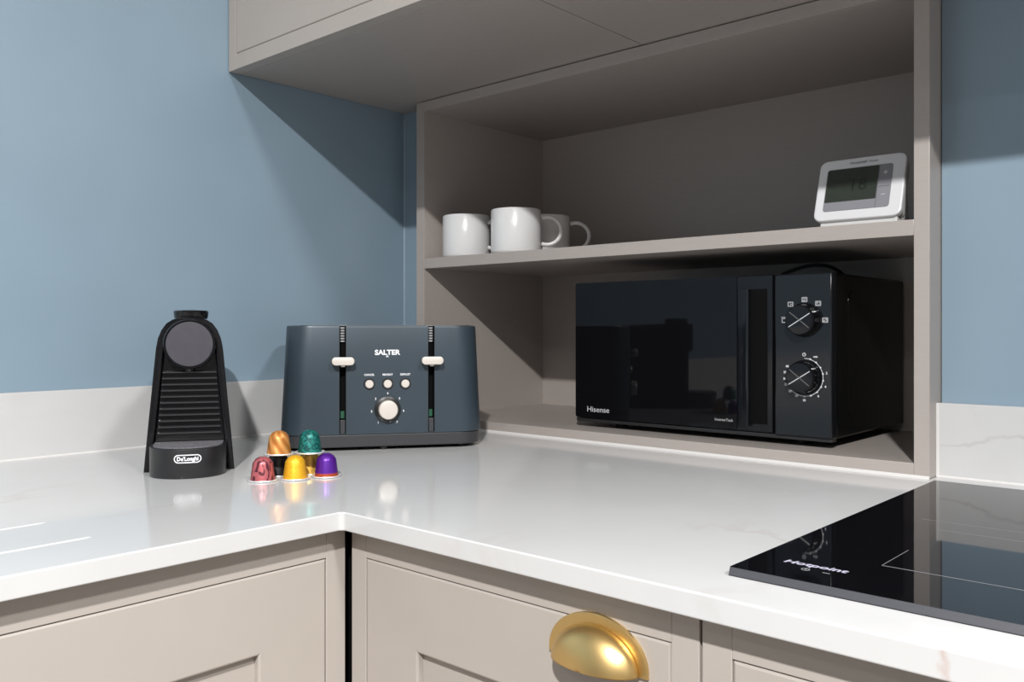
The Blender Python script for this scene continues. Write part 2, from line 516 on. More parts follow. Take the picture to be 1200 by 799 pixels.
# ------------------------------------------------------------------ wall units along the top
def wall_unit(label, x0, w, left_stile=0.0235):
    t = thing('wall_unit', label, 'kitchen cabinet', (x0, 0.79, 0.6265), 0, 'wall cabinets along the top')
    H = 0.80
    obj('stile', add_box(BM(), 0, left_stile, 0, 0.022, 0, H, 0.0006), M_cab, t)
    obj('stile', add_box(BM(), w - 0.0235, w, 0, 0.022, 0, H, 0.0006), M_cab, t)
    obj('rail', add_box(BM(), left_stile, w - 0.0235, 0, 0.022, 0, 0.026, 0.0006), M_cab, t)
    obj('rail', add_box(BM(), left_stile, w - 0.0235, 0, 0.022, H - 0.026, H, 0.0006), M_cab, t)
    obj('bottom_panel', add_box(BM(), 0.0005, w - 0.0005, 0.0232, 0.3975, 0.0004, 0.018, 0.0006), M_shelf, t)
    b = BM()
    add_box(b, 0.001, 0.018, 0.0226, 0.3975, 0.0185, H)
    add_box(b, w - 0.018, w - 0.001, 0.0226, 0.3975, 0.0185, H)
    add_box(b, 0.018, w - 0.018, 0.387, 0.3975, 0.0185, H)
    add_box(b, 0.018, w - 0.018, 0.0226, 0.387, H - 0.018, H)
    obj('carcass', b, M_shelf, t)
    shaker_door(t, left_stile, w - 0.0235, 0.026, H - 0.026, 0.0, 0.020, 0.0775)
wall_unit('taupe wall cabinet above the coffee machine corner, its end against the blue wall', -1.3625, 0.6075)
wall_unit('taupe wall cabinet over the thermostat end of the open unit, only its underside in view', -0.7545, 0.60)
wall_unit('taupe wall cabinet farthest right above the hob, outside the picture edge', -0.1540, 0.60)

# ------------------------------------------------------------------ open shelf unit
def open_unit():
    x0, x1, y0, y1 = -1.2771, -0.3347, 1.1436, 1.5200
    t = thing('open_unit', 'taupe open shelf unit holding mugs, thermostat and microwave', 'kitchen cabinet', ((x0 + x1) / 2, y0, 0.0005))
    X = lambda x: x - (x0 + x1) / 2
    Y = lambda y: y - y0
    zt = 0.6249
    bv = 0.0007
    obj('side_panel', add_box(BM(), X(x0), X(-1.2549), Y(y0), Y(y1), 0, zt, bv), M_shelf, t)
    obj('side_panel', add_box(BM(), X(-0.3534), X(x1), Y(y0), Y(y1), 0, zt, bv), M_shelf, t)
    obj('top_panel', add_box(BM(), X(-1.2549), X(-0.3534), Y(y0), Y(y1), 0.6058, zt, bv), M_shelf, t)
    obj('bottom_panel', add_box(BM(), X(-1.2549), X(-0.3534), Y(y0), Y(y1), 0, 0.0173, bv), M_shelf, t)
    obj('shelf', add_box(BM(), X(-1.2549), X(-0.3534), Y(y0) + 0.0002, Y(1.5018), 0.3015, 0.3214, bv), M_shelf, t)
    obj('back_panel', add_box(BM(), X(-1.2549), X(-0.3534), Y(1.5018), Y(y1) - 0.001, 0.0173, 0.6058), M_shelf, t)
open_unit()
ZSH = 0.0005 + 0.3214           # top of the shelf
ZBT = 0.0005 + 0.0173           # top of the bottom panel

# ------------------------------------------------------------------ mugs
def mug(label, x, y, ang):
    t = thing('mug', label, 'mug', (x, y, ZSH), 0, 'white mugs on the shelf')
    R, Hh = 0.0460, 0.0815
    prof = [(0, 0.002), (R - 0.006, 0.002), (R - 0.004, 0.0), (R - 0.0012, 0.0015), (R, 0.005), (R, Hh - 0.002), (R - 0.0012, Hh), (R - 0.0028, Hh - 0.001),
            (R - 0.0036, Hh - 0.004), (R - 0.0038, 0.012), (R - 0.008, 0.007), (0, 0.006)]
    obj('cup', add_lathe(BM(), prof, 56), M_mug, t, angle=50)
    pts = []
    for k in range(21):
        a = radians(112 - 224 * k / 20)
        q = R - 0.0015 + 0.0125 + 0.0265 * cos(a)
        z = 0.0435 + 0.0258 * sin(a)
        pts.append((q * cos(ang), q * sin(ang), z))
    obj('handle', add_tube(BM(), pts, 0.0050, 12, flat=0.72), M_mug, t, angle=50)
mug('leftmost white ceramic mug, its handle turned away behind the next mug', -1.1967, 1.2009, radians(20))
mug('middle white ceramic mug, nearest the shelf edge, handle to the right', -1.0667, 1.1993, radians(40))
mug('white ceramic mug standing in shade behind the middle mug', -1.0859, 1.3097, radians(38))

# ------------------------------------------------------------------ thermostat
def thermostat():
    x0, x1 = -0.5025, -0.3842
    cx = (x0 + x1) / 2
    t = thing('thermostat', 'white programmable thermostat with grey screen at the right end of the shelf', 'thermostat', (cx, 1.2, ZSH))
    w = (x1 - x0) / 2
    # leaning face: local axes
    p0 = Vector((0, -0.010, 0.0130)); p1 = Vector((0, 0.0195, 0.1010))
    yd = (p1 - p0).normalized(); hh = (p1 - p0).length
    xd = Vector((1, 0, 0)); n = xd.cross(yd)          # n points to the viewer
    M = Matrix.Translation(p0) @ Matrix((xd, yd, n)).transposed().to_4x4()
    def plate(name, m, px0, px1, py0, py1, r, d0, d1, bev, par, lab=None):
        b = BM(); t2 = bmesh.new()
        add_prism(t2, rrect(px0, px1, py0, py1, r), d0, d1, 'z', bev=bev)
        merge(b, t2, M)
        o = obj(name, b, m, par)
        if lab: o['label'] = lab
        return o
    face = plate('face', M_tw, -w, w, 0, hh, 0.011, -0.010, 0.0, 0.0022, t)
    plate('body', M_tstand, -w + 0.003, w - 0.003, 0.004, hh - 0.003, 0.010, -0.026, -0.0095, 0.003, t)
    st = add_prism(BM(), [(-0.004, 0.0003), (0.046, 0.0003), (0.046, 0.005), (0.034, 0.060), (0.006, 0.030), (-0.004, 0.012)], -w + 0.008, w - 0.006, 'x', bev=0.002)
    obj('stand', st, M_tstand, t)
    bz = plate('key_panel', M_tgrey, -w + 0.0125, w - 0.0165, 0.0135, hh - 0.0155, 0.004, 0.0, 0.0006, 0.0, t, 'grey key panel')
    lx0, lx1, ly0, ly1 = -w + 0.0135, w - 0.0350, 0.0270, hh - 0.0163
    plate('screen', M_lcd, lx0, lx1, ly0, ly1, 0.0015, 0.0004, 0.0009, 0.0, t, 'dark grey-green screen reading 18')
    def tx(name, s, m, x, y, size, par, **k):
        o = M @ Vector((x, y, 0.0011)); return text(name, s, m, par, o, xd, yd, size, **k)
    tx('lettering', '18', M_lcdd, lx1 - 0.026, (ly0 + ly1) / 2 - 0.002, 0.026, t)
    tx('lettering', '+', M_print, w - 0.0255, hh - 0.029, 0.013, bz)
    tx('lettering', '\u2013', M_print, w - 0.0255, 0.0325, 0.010, bz)
    tx('lettering', 'Honeywell', M_dim, -0.005, hh - 0.0085, 0.0052, face, bold=0.00012)
    tx('lettering', 'Home', M_dim, 0.0155, hh - 0.0085, 0.0050, face)
    b = BM(); t2 = bmesh.new()
    add_box(t2, w - 0.0330, w - 0.0180, 0.0440, 0.0444, 0.0006, 0.0009)
    add_box(t2, w - 0.0345, w - 0.0342, 0.0140, hh - 0.017, 0.0006, 0.0009)
    merge(b, t2, M)
    obj('key_groove', b, M_lcd, bz)
thermostat()

# ------------------------------------------------------------------ microwave
def microwave():
    xc, yf = -0.7004, 1.195
    t = thing('microwave', 'black microwave oven with mirrored door and two dials under the shelf', 'microwave', (xc, yf, ZBT))
    X = lambda x: x - xc
    Z = lambda z: z - ZBT
    zb, zt = 0.0305, 0.2640
    b = add_box(BM(), X(-0.9235), X(-0.4775), 0.018, 0.298, Z(zb), Z(zt), 0.003)
    obj('casing', b, M_case, t)
    # side relief
    b = BM(); add_prism(b, rrect(0.06, 0.275, Z(zb) + 0.025, Z(zt) - 0.022, 0.02), X(-0.4778), X(-0.4768), 'x')
    obj('side_relief', b, M_case, t)
    # door
    d = obj('door', add_box(BM(), X(-0.9246), X(-0.5632), 0.0005, 0.017, Z(zb + 0.003), Z(zt), 0.0015), M_gloss, t)
    obj('door_glass', add_prism(BM(), rrect(X(-0.9242), X(-0.6205), Z(0.0345), Z(0.2636), 0.004), -0.0006, 0.001, 'y'), M_glass, d)
    # grip: chamfered upright bar with a flat black strip painted as the shaded finger well
    bar = [(X(-0.6205), 0.0), (X(-0.6165), -0.0045), (X(-0.6034), -0.0085), (X(-0.5995), -0.0085), (X(-0.5985), -0.0075), (X(-0.5985), 0.0008), (X(-0.6205), 0.0008)]
    obj('handle', add_prism(BM(), bar, Z(0.0420), Z(0.2440), 'z', bev=0.0006), M_panel, d)
    obj('finger_well_shade', add_box(BM(), X(-0.5983), X(-0.5722), -0.0003, 0.002, Z(0.0457), Z(0.2440)), M_dark, d)
    obj('door_edge', add_box(BM(), X(-0.5718), X(-0.5636), -0.0012, 0.002, Z(0.0345), Z(0.2636), 0.0008), M_gloss, d)
    # lower trim
    obj('lower_trim', add_box(BM(), X(-0.9240), X(-0.4775), 0.002, 0.018, Z(zb - 0.0035), Z(zb + 0.0022), 0.001), M_satin, t)
    # control panel
    p = obj('control_panel', add_box(BM(), X(-0.5606), X(-0.4768), -0.0006, 0.0175, Z(zb + 0.001), Z(zt), 0.0022), M_panel, t)
    for kz, nm in ((0.1977, 'dial'), (0.1168, 'dial')):
        mt = Matrix.Translation((X(-0.5159), -0.0006, Z(kz))) @ Matrix.Rotation(radians(90), 4, 'X')
        k = obj(nm, add_lathe(BM(), [(0, -0.001), (0.0245, -0.001), (0.0242, 0.004), (0.0228, 0.006), (0.0212, 0.0165), (0.0200, 0.0180), (0.0185, 0.0183), (0, 0.0165)], 48, mt), M_gloss, p)
        for sgn, an, m in ((1, 32, M_mid), (1, -38, M_glint)):  # first bar is the pointer, the fainter one a painted facet highlight
            b = BM()
            a = radians(an)
            for s0, s1, hw in ((-0.0185, 0.0178, 0.0006),):
                q = bmesh.new()
                add_box(q, s0, s1, -hw, hw, 0.0, 0.0010)
                merge(b, q, Matrix.Translation((X(-0.5159), -0.0180, Z(kz))) @ Matrix.Rotation(radians(90), 4, 'X') @ Matrix.Rotation(a, 4, 'Z'))
            obj('pointer_or_glint', b, m, k)
    # icon tiles round the upper dial
    ic = [(-0.5463, 0.1973), (-0.5365, 0.2205), (-0.5159, 0.2267), (-0.4962, 0.2209), (-0.4862, 0.1975)]
    for i, (x, z) in enumerate(ic):
        s = 0.0043
        b = BM()
        if i == 0:
            add_ring(b, rrect(X(x) - s * .8, X(x) + s * .8, Z(z) - s * .8, Z(z) + s * .8, 0.0008, 2), rrect(X(x) - s * .5, X(x) + s * .5, Z(z) - s * .5, Z(z) + s * .5, 0.0005, 2), -0.0009, -0.0005)
            add_box(b, X(x) - s, X(x) + s * .9, -0.0009, -0.0005, Z(z) + s * .95, Z(z) + s * 1.2)
        else:
            add_prism(b, rrect(X(x) - s, X(x) + s, Z(z) - s * .85, Z(z) + s * .85, 0.001, 3), -0.0009, -0.0005)
        obj('icon', b, M_dim, p)
        if i:
            b = BM()
            pat = {1: [(-.6, -.1, -.5, .5), (.1, .6, -.5, -.2), (.1, .6, .1, .5)], 2: [(-.7, .1, .0, .25), (.3, .55, -.5, .5)], 3: [(-.5, .5, -.3, .0), (.1, .4, .0, .5)], 4: [(-.5, .2, .1, .4), (-.1, .5, -.4, -.1)]}[i]
            for a0, a1, c0, c1 in pat:
                add_box(b, X(x) + a0 * s, X(x) + a1 * s, -0.0010, -0.0006, Z(z) + c0 * s, Z(z) + c1 * s)
            obj('icon_mark', b, M_panel, p)
    # minute ring round the lower dial
    cx, cz = X(-0.5159), Z(0.1168)
    b = BM()
    pts = [(cx + 0.0268 * sin(radians(a)), -0.0008, cz + 0.0268 * cos(radians(a))) for a in range(0, 235, 6)]
    add_tube(b, pts, 0.0004, 6)
    obj('minute_ring', b, M_print, p)
    b = BM()
    for a in (18, 38, 58, 78, 98, 118, 138, 160, 180, 202, 224):
        add_prism(b, circle(cx + 0.0272 * sin(radians(a)), cz + 0.0272 * cos(radians(a)), 0.0012, 10), -0.0010, -0.0005)
    obj('minute_mark', b, M_print, p)
    for a, s in ((78, '2'), (112, '4'), (142, '6'), (181, '10'), (204, '15'), (226, '20'), (248, '25'), (264, '30'), (282, '35'), (300, '40')):
        rr = 0.0325 if a < 190 else 0.0295
        text('lettering', s, M_print, p, (cx + rr * sin(radians(a)), -0.0009, cz + rr * cos(radians(a))), (1, 0, 0), (0, 0, 1), 0.0046, bold=0.00012)
    text('lettering', 'min', M_print, p, (cx + 0.016, -0.0009, cz + 0.0295), (1, 0, 0), (0, 0, 1), 0.0042, bold=0.0001)
    b = BM(); add_ring(b, circle(cx - 0.0005, cz + 0.0322, 0.0026, 20), circle(cx - 0.0005, cz + 0.0322, 0.0019, 20), -0.0009, -0.0005)
    add_box(b, cx - 0.0007, cx - 0.0003, -0.0009, -0.0005, cz + 0.0318, cz + 0.0342)
    obj('clock_icon', b, M_print, p)
    # door lettering
    text('lettering', 'Hisense', M_mid, d, (X(-0.8763), -0.0008, Z(0.0485)), (1, 0, 0), (0, 0, 1), 0.0128, width=0.0455, bold=0.00005)
    text('lettering', 'InverterTech', M_dim, d, (X(-0.6418), -0.0008, Z(0.0478)), (1, 0, 0), (0, 0, 1), 0.0058, width=0.030, bold=0.00012)
    # feet and cord
    for x, y in ((-0.86, 0.045), (-0.54, 0.045), (-0.86, 0.27), (-0.54, 0.27)):
        obj('foot', add_lathe(BM(), [(0, 0), (0.010, 0), (0.012, Z(zb) + 0.001), (0, Z(zb) + 0.001)], 20, Matrix.Translation((X(x), y, 0))), M_satin, t)
    pts = []
    for k in range(17):
        u = k / 16
        pts.append((X(-0.655 + 0.125 * u), 0.19 + 0.03 * sin(pi * u), Z(0.2655 + 0.026 * sin(pi * u) ** 0.8)))
    pts = [(X(-0.70), 0.302, Z(0.20)), (X(-0.69), 0.298, Z(0.262)), (X(-0.675), 0.25, Z(0.2665))] + pts + [(X(-0.522), 0.26, Z(0.2665)), (X(-0.515), 0.298, Z(0.262)), (X(-0.512), 0.302, Z(0.20))]
    obj('power_cord', add_tube(BM(), pts, 0.0030, 10), M_satin, t, angle=50)
microwave()

# ------------------------------------------------------------------ hob
def hob():
    x0, x1, y0, y1 = -0.3177, 0.2623, 0.5985, 1.1035
    t = thing('hob', 'black glass induction hob set on the white worktop at the right', 'hob', ((x0 + x1) / 2, (y0 + y1) / 2, 0.0))
    X = lambda x: x - (x0 + x1) / 2
    Y = lambda y: y - (y0 + y1) / 2
    obj('glass', add_prism(BM(), rrect(X(x0), X(x1), Y(y0), Y(y1), 0.003, 4), 0.0008, 0.0060, 'z', bev=0.0004), M_hob, t)
    obj('seal', add_prism(BM(), rrect(X(x0) + .001, X(x1) - .001, Y(y0) - 0.0006, Y(y1) - .001, 0.002, 4), 0.0002, 0.0010, 'z'), M_dark, t)
    f = BM()
    add_prism(f, [(Y(y0) - 0.0028, 0.0008), (Y(y0) + 0.0002, 0.0008), (Y(y0) + 0.0002, 0.0061), (Y(y0) - 0.0006, 0.0061)], X(x0) + 0.0015, X(x1) - 0.0015, 'x')
    obj('front_trim', f, M_trim, t)
    zt = 0.0060
    text('lettering', 'Hotpoint', M_lilac, t, (X(-0.2695), Y(0.6430), zt + 0.0001), (1, 0, 0), (0, 1, 0), 0.0115, width=0.0485, bold=0.00022, shear=0.15, ext=0.00006)
    b = BM(); add_ring(b, circle(X(-0.2713), Y(0.6299), 0.0032, 24), circle(X(-0.2713), Y(0.6299), 0.0026, 24), zt, zt + 0.0001, 'z')
    add_box(b, X(-0.2716), X(-0.2710), Y(0.6290), Y(0.6320), zt, zt + 0.0001)
    obj('key_mark', b, M_dim, t)
    b = BM(); add_box(b, X(-0.2585), X(-0.2530), Y(0.6296), Y(0.6303), zt, zt + 0.0001); obj('key_mark', b, M_dim, t)
    # zone marks printed on the glass
    b = BM()
    add_box(b, X(-0.2330), X(0.178), Y(0.6785), Y(0.6795), zt, zt + 0.0001)
    add_box(b, X(-0.2330), X(-0.2325), Y(0.6785), Y(0.7400), zt, zt + 0.0001)
    obj('zone_mark', b, M_zone, t)
    b = BM()
    add_box(b, X(-0.2620), X(-0.10), Y(0.8697), Y(0.8705), zt, zt + 0.0001)
    add_box(b, X(-0.2360), X(-0.10), Y(0.8330), Y(0.8338), zt, zt + 0.0001)
    obj('zone_mark', b, M_zone, t)
hob()

# ------------------------------------------------------------------ coffee machine
def coffee():
    t = thing('coffee_machine', 'slim black capsule coffee machine standing on the worktop at the left', 'coffee machine', (-1.0730, 0.5659, 0.0), radians(58.12))
    half = [(0.0560, 0.0), (0.0530, 0.034), (0.0498, 0.069), (0.0466, 0.102), (0.0436, 0.135), (0.0412, 0.160), (0.0388, 0.173), (0.0345, 0.184), (0.0285, 0.1925), (0.021, 0.1975), (0.012, 0.2), (0.0, 0.2006)]
    def outline(k, dz):
        L_ = []
        for x, z in half:
            L_.append((max(x - k, 0.0), z - dz * (z / 0.2)))
        return L_ + [(-x, z) for x, z in L_[::-1][1:]]
    out = outline(0, 0); inn = outline(0.0085, 0.008)
    # side wings and roof: one arched shell
    b = BM()
    n = len(out)
    tb = bmesh.new()
    TAP = lambda y: 1 - 0.20 * y / 0.245
    A = [[tb.verts.new((p[0] * TAP(y), y, p[1] * (1 - 0.05 * y / 0.245))) for p in out] for y in (0.0, 0.245)]
    I = [[tb.verts.new((p[0] * TAP(y), y, p[1] * (1 - 0.05 * y / 0.245))) for p in inn] for y in (0.0, 0.245)]
    for i in range(n - 1):
        tb.faces.new((A[0][i], A[0][i + 1], A[1][i + 1], A[1][i]))
        tb.faces.new((I[0][i], I[1][i], I[1][i + 1], I[0][i + 1]))
        tb.faces.new((A[0][i], I[0][i], I[0][i + 1], A[0][i + 1]))
        tb.faces.new((A[1][i], A[1][i + 1], I[1][i + 1], I[1][i]))
    for e in (0, n - 1):
        tb.faces.new((A[0][e], A[1][e], I[1][e], I[0][e]))
    bmesh.ops.recalc_face_normals(tb, faces=list(tb.faces))
    ed = [e for e in tb.edges if all(abs(v.co.y) < 1e-6 for v in e.verts) and len(e.link_faces) == 2 and any(abs(f.normal.y) < 0.5 for f in e.link_faces)]
    bmesh.ops.bevel(tb, geom=ed, offset=0.0016, segments=3, affect='EDGES', profile=0.5)
    merge(b, tb)
    obj('shell', b, M_gloss, t)
    inner = outline(0.0087, 0.0083)
    inner = [(x, max(z, 0.002)) for x, z in inner]
    bb = add_prism(BM(), inner, 0.010, 0.243, 'y', bev=0.001)
    for v in bb.verts:
        v.co.x *= TAP(v.co.y); v.co.z *= 1 - 0.05 * v.co.y / 0.245
    obj('body', bb, M_gloss, t)
    # water tank at the rear
    obj('water_tank', add_prism(BM(), rrect(-0.027, 0.027, 0.247, 0.262, 0.006), 0.004, 0.135, 'z', bev=0.002), M_gloss, t)
    # head and its smoky disc
    mt = Matrix.Translation((0.0006, 0.012, 0.1655)) @ Matrix.Rotation(radians(90), 4, 'X')
    h = obj('head', add_lathe(BM(), [(0, 0), (0.0325, 0), (0.0325, 0.0200), (0.0315, 0.0222), (0.0303, 0.0222), (0.0298, 0.0212), (0, 0.0212)], 56, mt), M_gloss, t)
    obj('head_disc', add_lathe(BM(), [(0, 0.0205), (0.0290, 0.0205), (0.0290, 0.0219), (0.0283, 0.0224), (0, 0.0226)], 56, mt), M_disc, h)
    obj('spout', add_lathe(BM(), [(0, 0.1305), (0.006, 0.1305), (0.008, 0.137), (0, 0.137)], 20, Matrix.Translation((0, 0.0, 0))), M_gloss, h)
    # grille slats
    for k in range(11):
        z = 0.0475 + k * 0.0079
        hw = 0.0392 - (z - 0.0456) * 0.073
        sl = [(0.0008, z + 0.0014), (0.0008, z + 0.0030), (0.0040, z + 0.0038), (0.0120, z + 0.0042), (0.0120, z + 0.0014)]
        obj('slat', add_prism(BM(), sl, -hw, hw, 'x', bev=0.0006, seg=2), M_slat, t)
    # drip tray
    def dshape(w, front, back, n=28):
        pts = [(w, back)]
        for k in range(n + 1):
            a = pi * k / n
            pts.append((w * cos(a), -0.020 - (front - 0.020) * sin(a) ** 0.85 if 0 < k < n else -0.020))
        return pts + [(-w, back)]
    tr = obj('drip_tray', add_prism(BM(), dshape(0.0460, 0.066, 0.009), 0.0004, 0.0372, 'z', bev=0.0016, seg=3), M_tray, t)
    me = cut(add_prism(BM(), dshape(0.0420, 0.0615, 0.006), 0.0370, 0.0382, 'z'),
             [add_prism(BM(), circle(x, y, 0.0020, 10), 0.03, 0.05, 'z') for x, y in ((-0.006, -0.030), (0.0, -0.030), (0.006, -0.030), (-0.003, -0.026), (0.003, -0.026))])
    g = obj('drip_grid', me, M_grid, tr)
    g['label'] = 'speckled grey drip grid'
    # badge wrapped on the tray front
    def on_front(x, z, lift):
        s = max(0.0, 1 - (x / 0.046) ** 2) ** 0.425
        return Vector((x, -0.020 - 0.046 * s - lift, z))
    def wrap(me, lift):
        for v in me.vertices:
            x, z, q = v.co.x, v.co.z, v.co.y
            v.co = on_front(x, z, lift - q)
    b = BM()
    bcx, bcz = 0.0024, 0.0250
    add_ring(b, rrect(bcx - 0.0160, bcx + 0.0160, bcz - 0.0052, bcz + 0.0052, 0.0051, 8), rrect(bcx - 0.0148, bcx + 0.0148, bcz - 0.0040, bcz + 0.0040, 0.0039, 8), -0.0002, 0.0)
    bmesh.ops.subdivide_edges(b, edges=[e for e in b.edges if e.calc_length() > 0.004], cuts=8)
    o = obj('badge_ring', b, M_print, tr); wrap(o.data, 0.0002)
    o = text('badge_lettering', "De'Longhi", M_print, tr, (bcx, 0, bcz - 0.0002), (1, 0, 0), (0, 0, 1), 0.0068, width=0.0250, bold=0.00025)
    wrap(o.data, 0.0003)
    # lever on the roof
    cap = BM()
    t2 = bmesh.new()
    add_lathe(t2, [(0, 0.1985), (0.0205, 0.1985), (0.0215, 0.2015), (0.0222, 0.2075), (0.0212, 0.2095), (0, 0.2115)], 40)
    merge(cap, t2, Matrix.Translation((0, 0.028, 0)) @ Matrix.Diagonal((1, 1.25, 1, 1)))
    obj('lever', cap, M_gloss, t)
coffee()

# ------------------------------------------------------------------ toaster
def toaster():
    t = thing('toaster', 'matt navy four slice toaster with pale levers and dial, near the corner', 'toaster', (-1.0349, 0.8664, 0.0), radians(55.93))
    def ring(hw, y0, y1, r): return rrect(-hw - 0.002, hw - 0.002, y0, y1, r, 8)
    tb = bmesh.new()
    lv = [(0.0250, 0.1555, 0.000, 0.252, 0.040), (0.03, 0.1554, 0.000, 0.252, 0.040), (0.11, 0.1512, 0.000, 0.250, 0.039), (0.187, 0.1472, 0.000, 0.248, 0.038), (0.1892, 0.1466, 0.0006, 0.2474, 0.0375), (0.1902, 0.1452, 0.0020, 0.2460, 0.0365)]
    rows = [[tb.verts.new((x, y, z)) for x, y in ring(hw, a, b_, r)] for z, hw, a, b_, r in lv]
    n = len(rows[0])
    for p, q in zip(rows, rows[1:]):
        for i in range(n):
            j = (i + 1) % n
            tb.faces.new((p[i], p[j], q[j], q[i]))
    tb.faces.new(rows[0][::-1]); tb.faces.new(rows[-1])
    bmesh.ops.recalc_face_normals(tb, faces=list(tb.faces))
    sx = (-0.0666, 0.0686)
    cs = [add_box(BM(), x - 0.0050, x + 0.0050, -0.01, 0.014, 0.0262, 0.20) for x in sx]
    breads = (-0.105, -0.035, 0.035, 0.105)
    cs += [add_box(BM(), x - 0.015 - 0.002, x + 0.015 - 0.002, 0.045, 0.215, 0.06, 0.21) for x in breads]
    obj('body', cut(tb, cs), M_navy, t, angle=30)
    deck = add_prism(BM(), rrect(-0.142, 0.138, 0.012, 0.236, 0.03, 8), 0.1900, 0.1910, 'z', bev=0.0004)
    dm = cut(deck, [add_box(BM(), x - 0.015 - 0.002, x + 0.015 - 0.002, 0.045, 0.215, 0.06, 0.21) for x in breads] + [add_box(BM(), x - 0.0050, x + 0.0050, -0.01, 0.014, 0.04, 0.20) for x in sx])
    o = obj('top_deck', dm, M_steel, t); o['label'] = 'brushed steel top deck with bread slots'
    for x in breads:
        b = BM()
        for yy in [0.06 + 0.02 * k for k in range(8)]:
            add_box(b, x - 0.0125, x - 0.0117, yy, yy + 0.001, 0.062, 0.186); add_box(b, x + 0.0085 - 0.001, x + 0.0085, yy, yy + 0.001, 0.062, 0.186)
        add_box(b, x - 0.0168, x + 0.0128, 0.0452, 0.2148, 0.0602, 0.0612)
        obj('bread_guide', b, M_dark, t)
    for x in sx:
        b = BM()                     # dark channel behind each lever
        add_box(b, x - 0.0049, x + 0.0049, 0.0125, 0.0139, 0.0405, 0.1895)
        add_box(b, x - 0.0049, x - 0.0041, 0.0006, 0.0130, 0.0405, 0.1895)
        add_box(b, x + 0.0041, x + 0.0049, 0.0006, 0.0130, 0.0405, 0.1895)
        ch = obj('lever_channel', b, M_dark, t)
        b = BM()
        for k in range(6):
            add_box(b, x - 0.0032, x + 0.0032, 0.0085, 0.0125, 0.1655 + k * 0.0040, 0.1677 + k * 0.0040)
        obj('channel_vent', b, M_dim, ch)
        obj('channel_light', add_box(BM(), x - 0.003, x + 0.003, 0.0095, 0.0125, 0.049, 0.060), M_green, ch)
        obj('channel_cover', add_box(BM(), x - 0.0036, x + 0.0036, 0.0012, 0.0125, 0.0264, 0.0470, 0.0004), M_tbase, t)
        lvz = 0.1366
        lv_ = obj('lever', add_prism(BM(), rrect(x - 0.0168, x + 0.0168, lvz - 0.0062, lvz + 0.0062, 0.0058, 8), -0.016, -0.007, 'y', bev=0.0016, seg=3), M_cream, t)
        b = add_box(BM(), x - 0.0030, x + 0.0030, -0.008, 0.0125, lvz - 0.0088, lvz + 0.004, 0.0006)
        obj('lever_stem', b, M_cream, lv_)
    # base
    b = BM(); add_prism(b, rrect(-0.1550, 0.1510, 0.0015, 0.2500, 0.038, 8), 0.0055, 0.0248, 'z', bev=0.0015)
    obj('base', b, M_tbase, t)
    for x, y in ((-0.118, 0.03), (-0.004, 0.012), (0.118, 0.022), (-0.118, 0.22), (0.118, 0.22)):
        obj('foot', add_lathe(BM(), [(0, 0.0), (0.0055, 0.0), (0.0062, 0.003), (0.0062, 0.0070), (0, 0.0070)], 18, Matrix.Translation((x, y, 0))), M_black, t)
    # front controls
    R90 = Matrix.Rotation(radians(90), 4, 'X')
    for x in (-0.0267, 0.0011, 0.0281):
        mt = Matrix.Translation((x, 0.0, 0.1012)) @ R90
        bt = obj('button', add_lathe(BM(), [(0, 0), (0.0064, 0), (0.0064, 0.0030), (0.0055, 0.0040), (0, 0.0043)], 28, mt), M_cream, t)
        obj('button_ring', add_lathe(BM(), [(0.0066, 0.0), (0.0086, 0.0), (0.0084, 0.0013), (0.0068, 0.0013), (0.0066, 0.0)], 28, mt), M_black, bt)
    mt = Matrix.Translation((0.0011, 0.0, 0.0620)) @ R90
    dr = obj('dial_ring', add_lathe(BM(), [(0, 0), (0.0203, 0), (0.0200, 0.0025), (0.0165, 0.0035), (0.0150, 0.0030), (0, 0.0030)], 48, mt), M_black, t)
    k = obj('dial', add_lathe(BM(), [(0, 0.002), (0.0150, 0.002), (0.0146, 0.0125), (0.0136, 0.0142), (0.0120, 0.0146), (0, 0.0142)], 48, mt), M_cream, dr)
    for i in range(7):
        a = radians(-144 + 48 * i)
        text('lettering', str(i + 1), M_print, t, (0.0011 + 0.0245 * sin(a), -0.0002, 0.0620 + 0.0245 * cos(a)), (1, 0, 0), (0, 0, 1), 0.0046, bold=0.00012)
    for x, s in ((-0.0267, 'CANCEL'), (0.0011, 'REHEAT'), (0.0281, 'DEFROST')):
        text('lettering', s, M_print, t, (x, -0.0002, 0.1152), (1, 0, 0), (0, 0, 1), 0.0042, width=0.0155, bold=0.0001)
    text('lettering', 'SALTER', M_print, t, (0.0006, -0.0002, 0.1490), (1, 0, 0), (0, 0, 1), 0.0105, width=0.0390, bold=0.0004)
    b = BM()
    add_prism(b, [(-0.0017, 0.1432), (0.0027, 0.1432), (0.0005, 0.1452)], -0.0003, 0.0, 'y')
    add_box(b, -0.0017, 0.0027, -0.0003, 0.0, 0.1422, 0.1428)
    obj('logo_mark', b, M_print, t)
toaster()

# ------------------------------------------------------------------ coffee capsules
def foil(name, c, rough=0.33, metal=0.75):
    return mat(name, c, rough + 0.06, metal * 0.6)

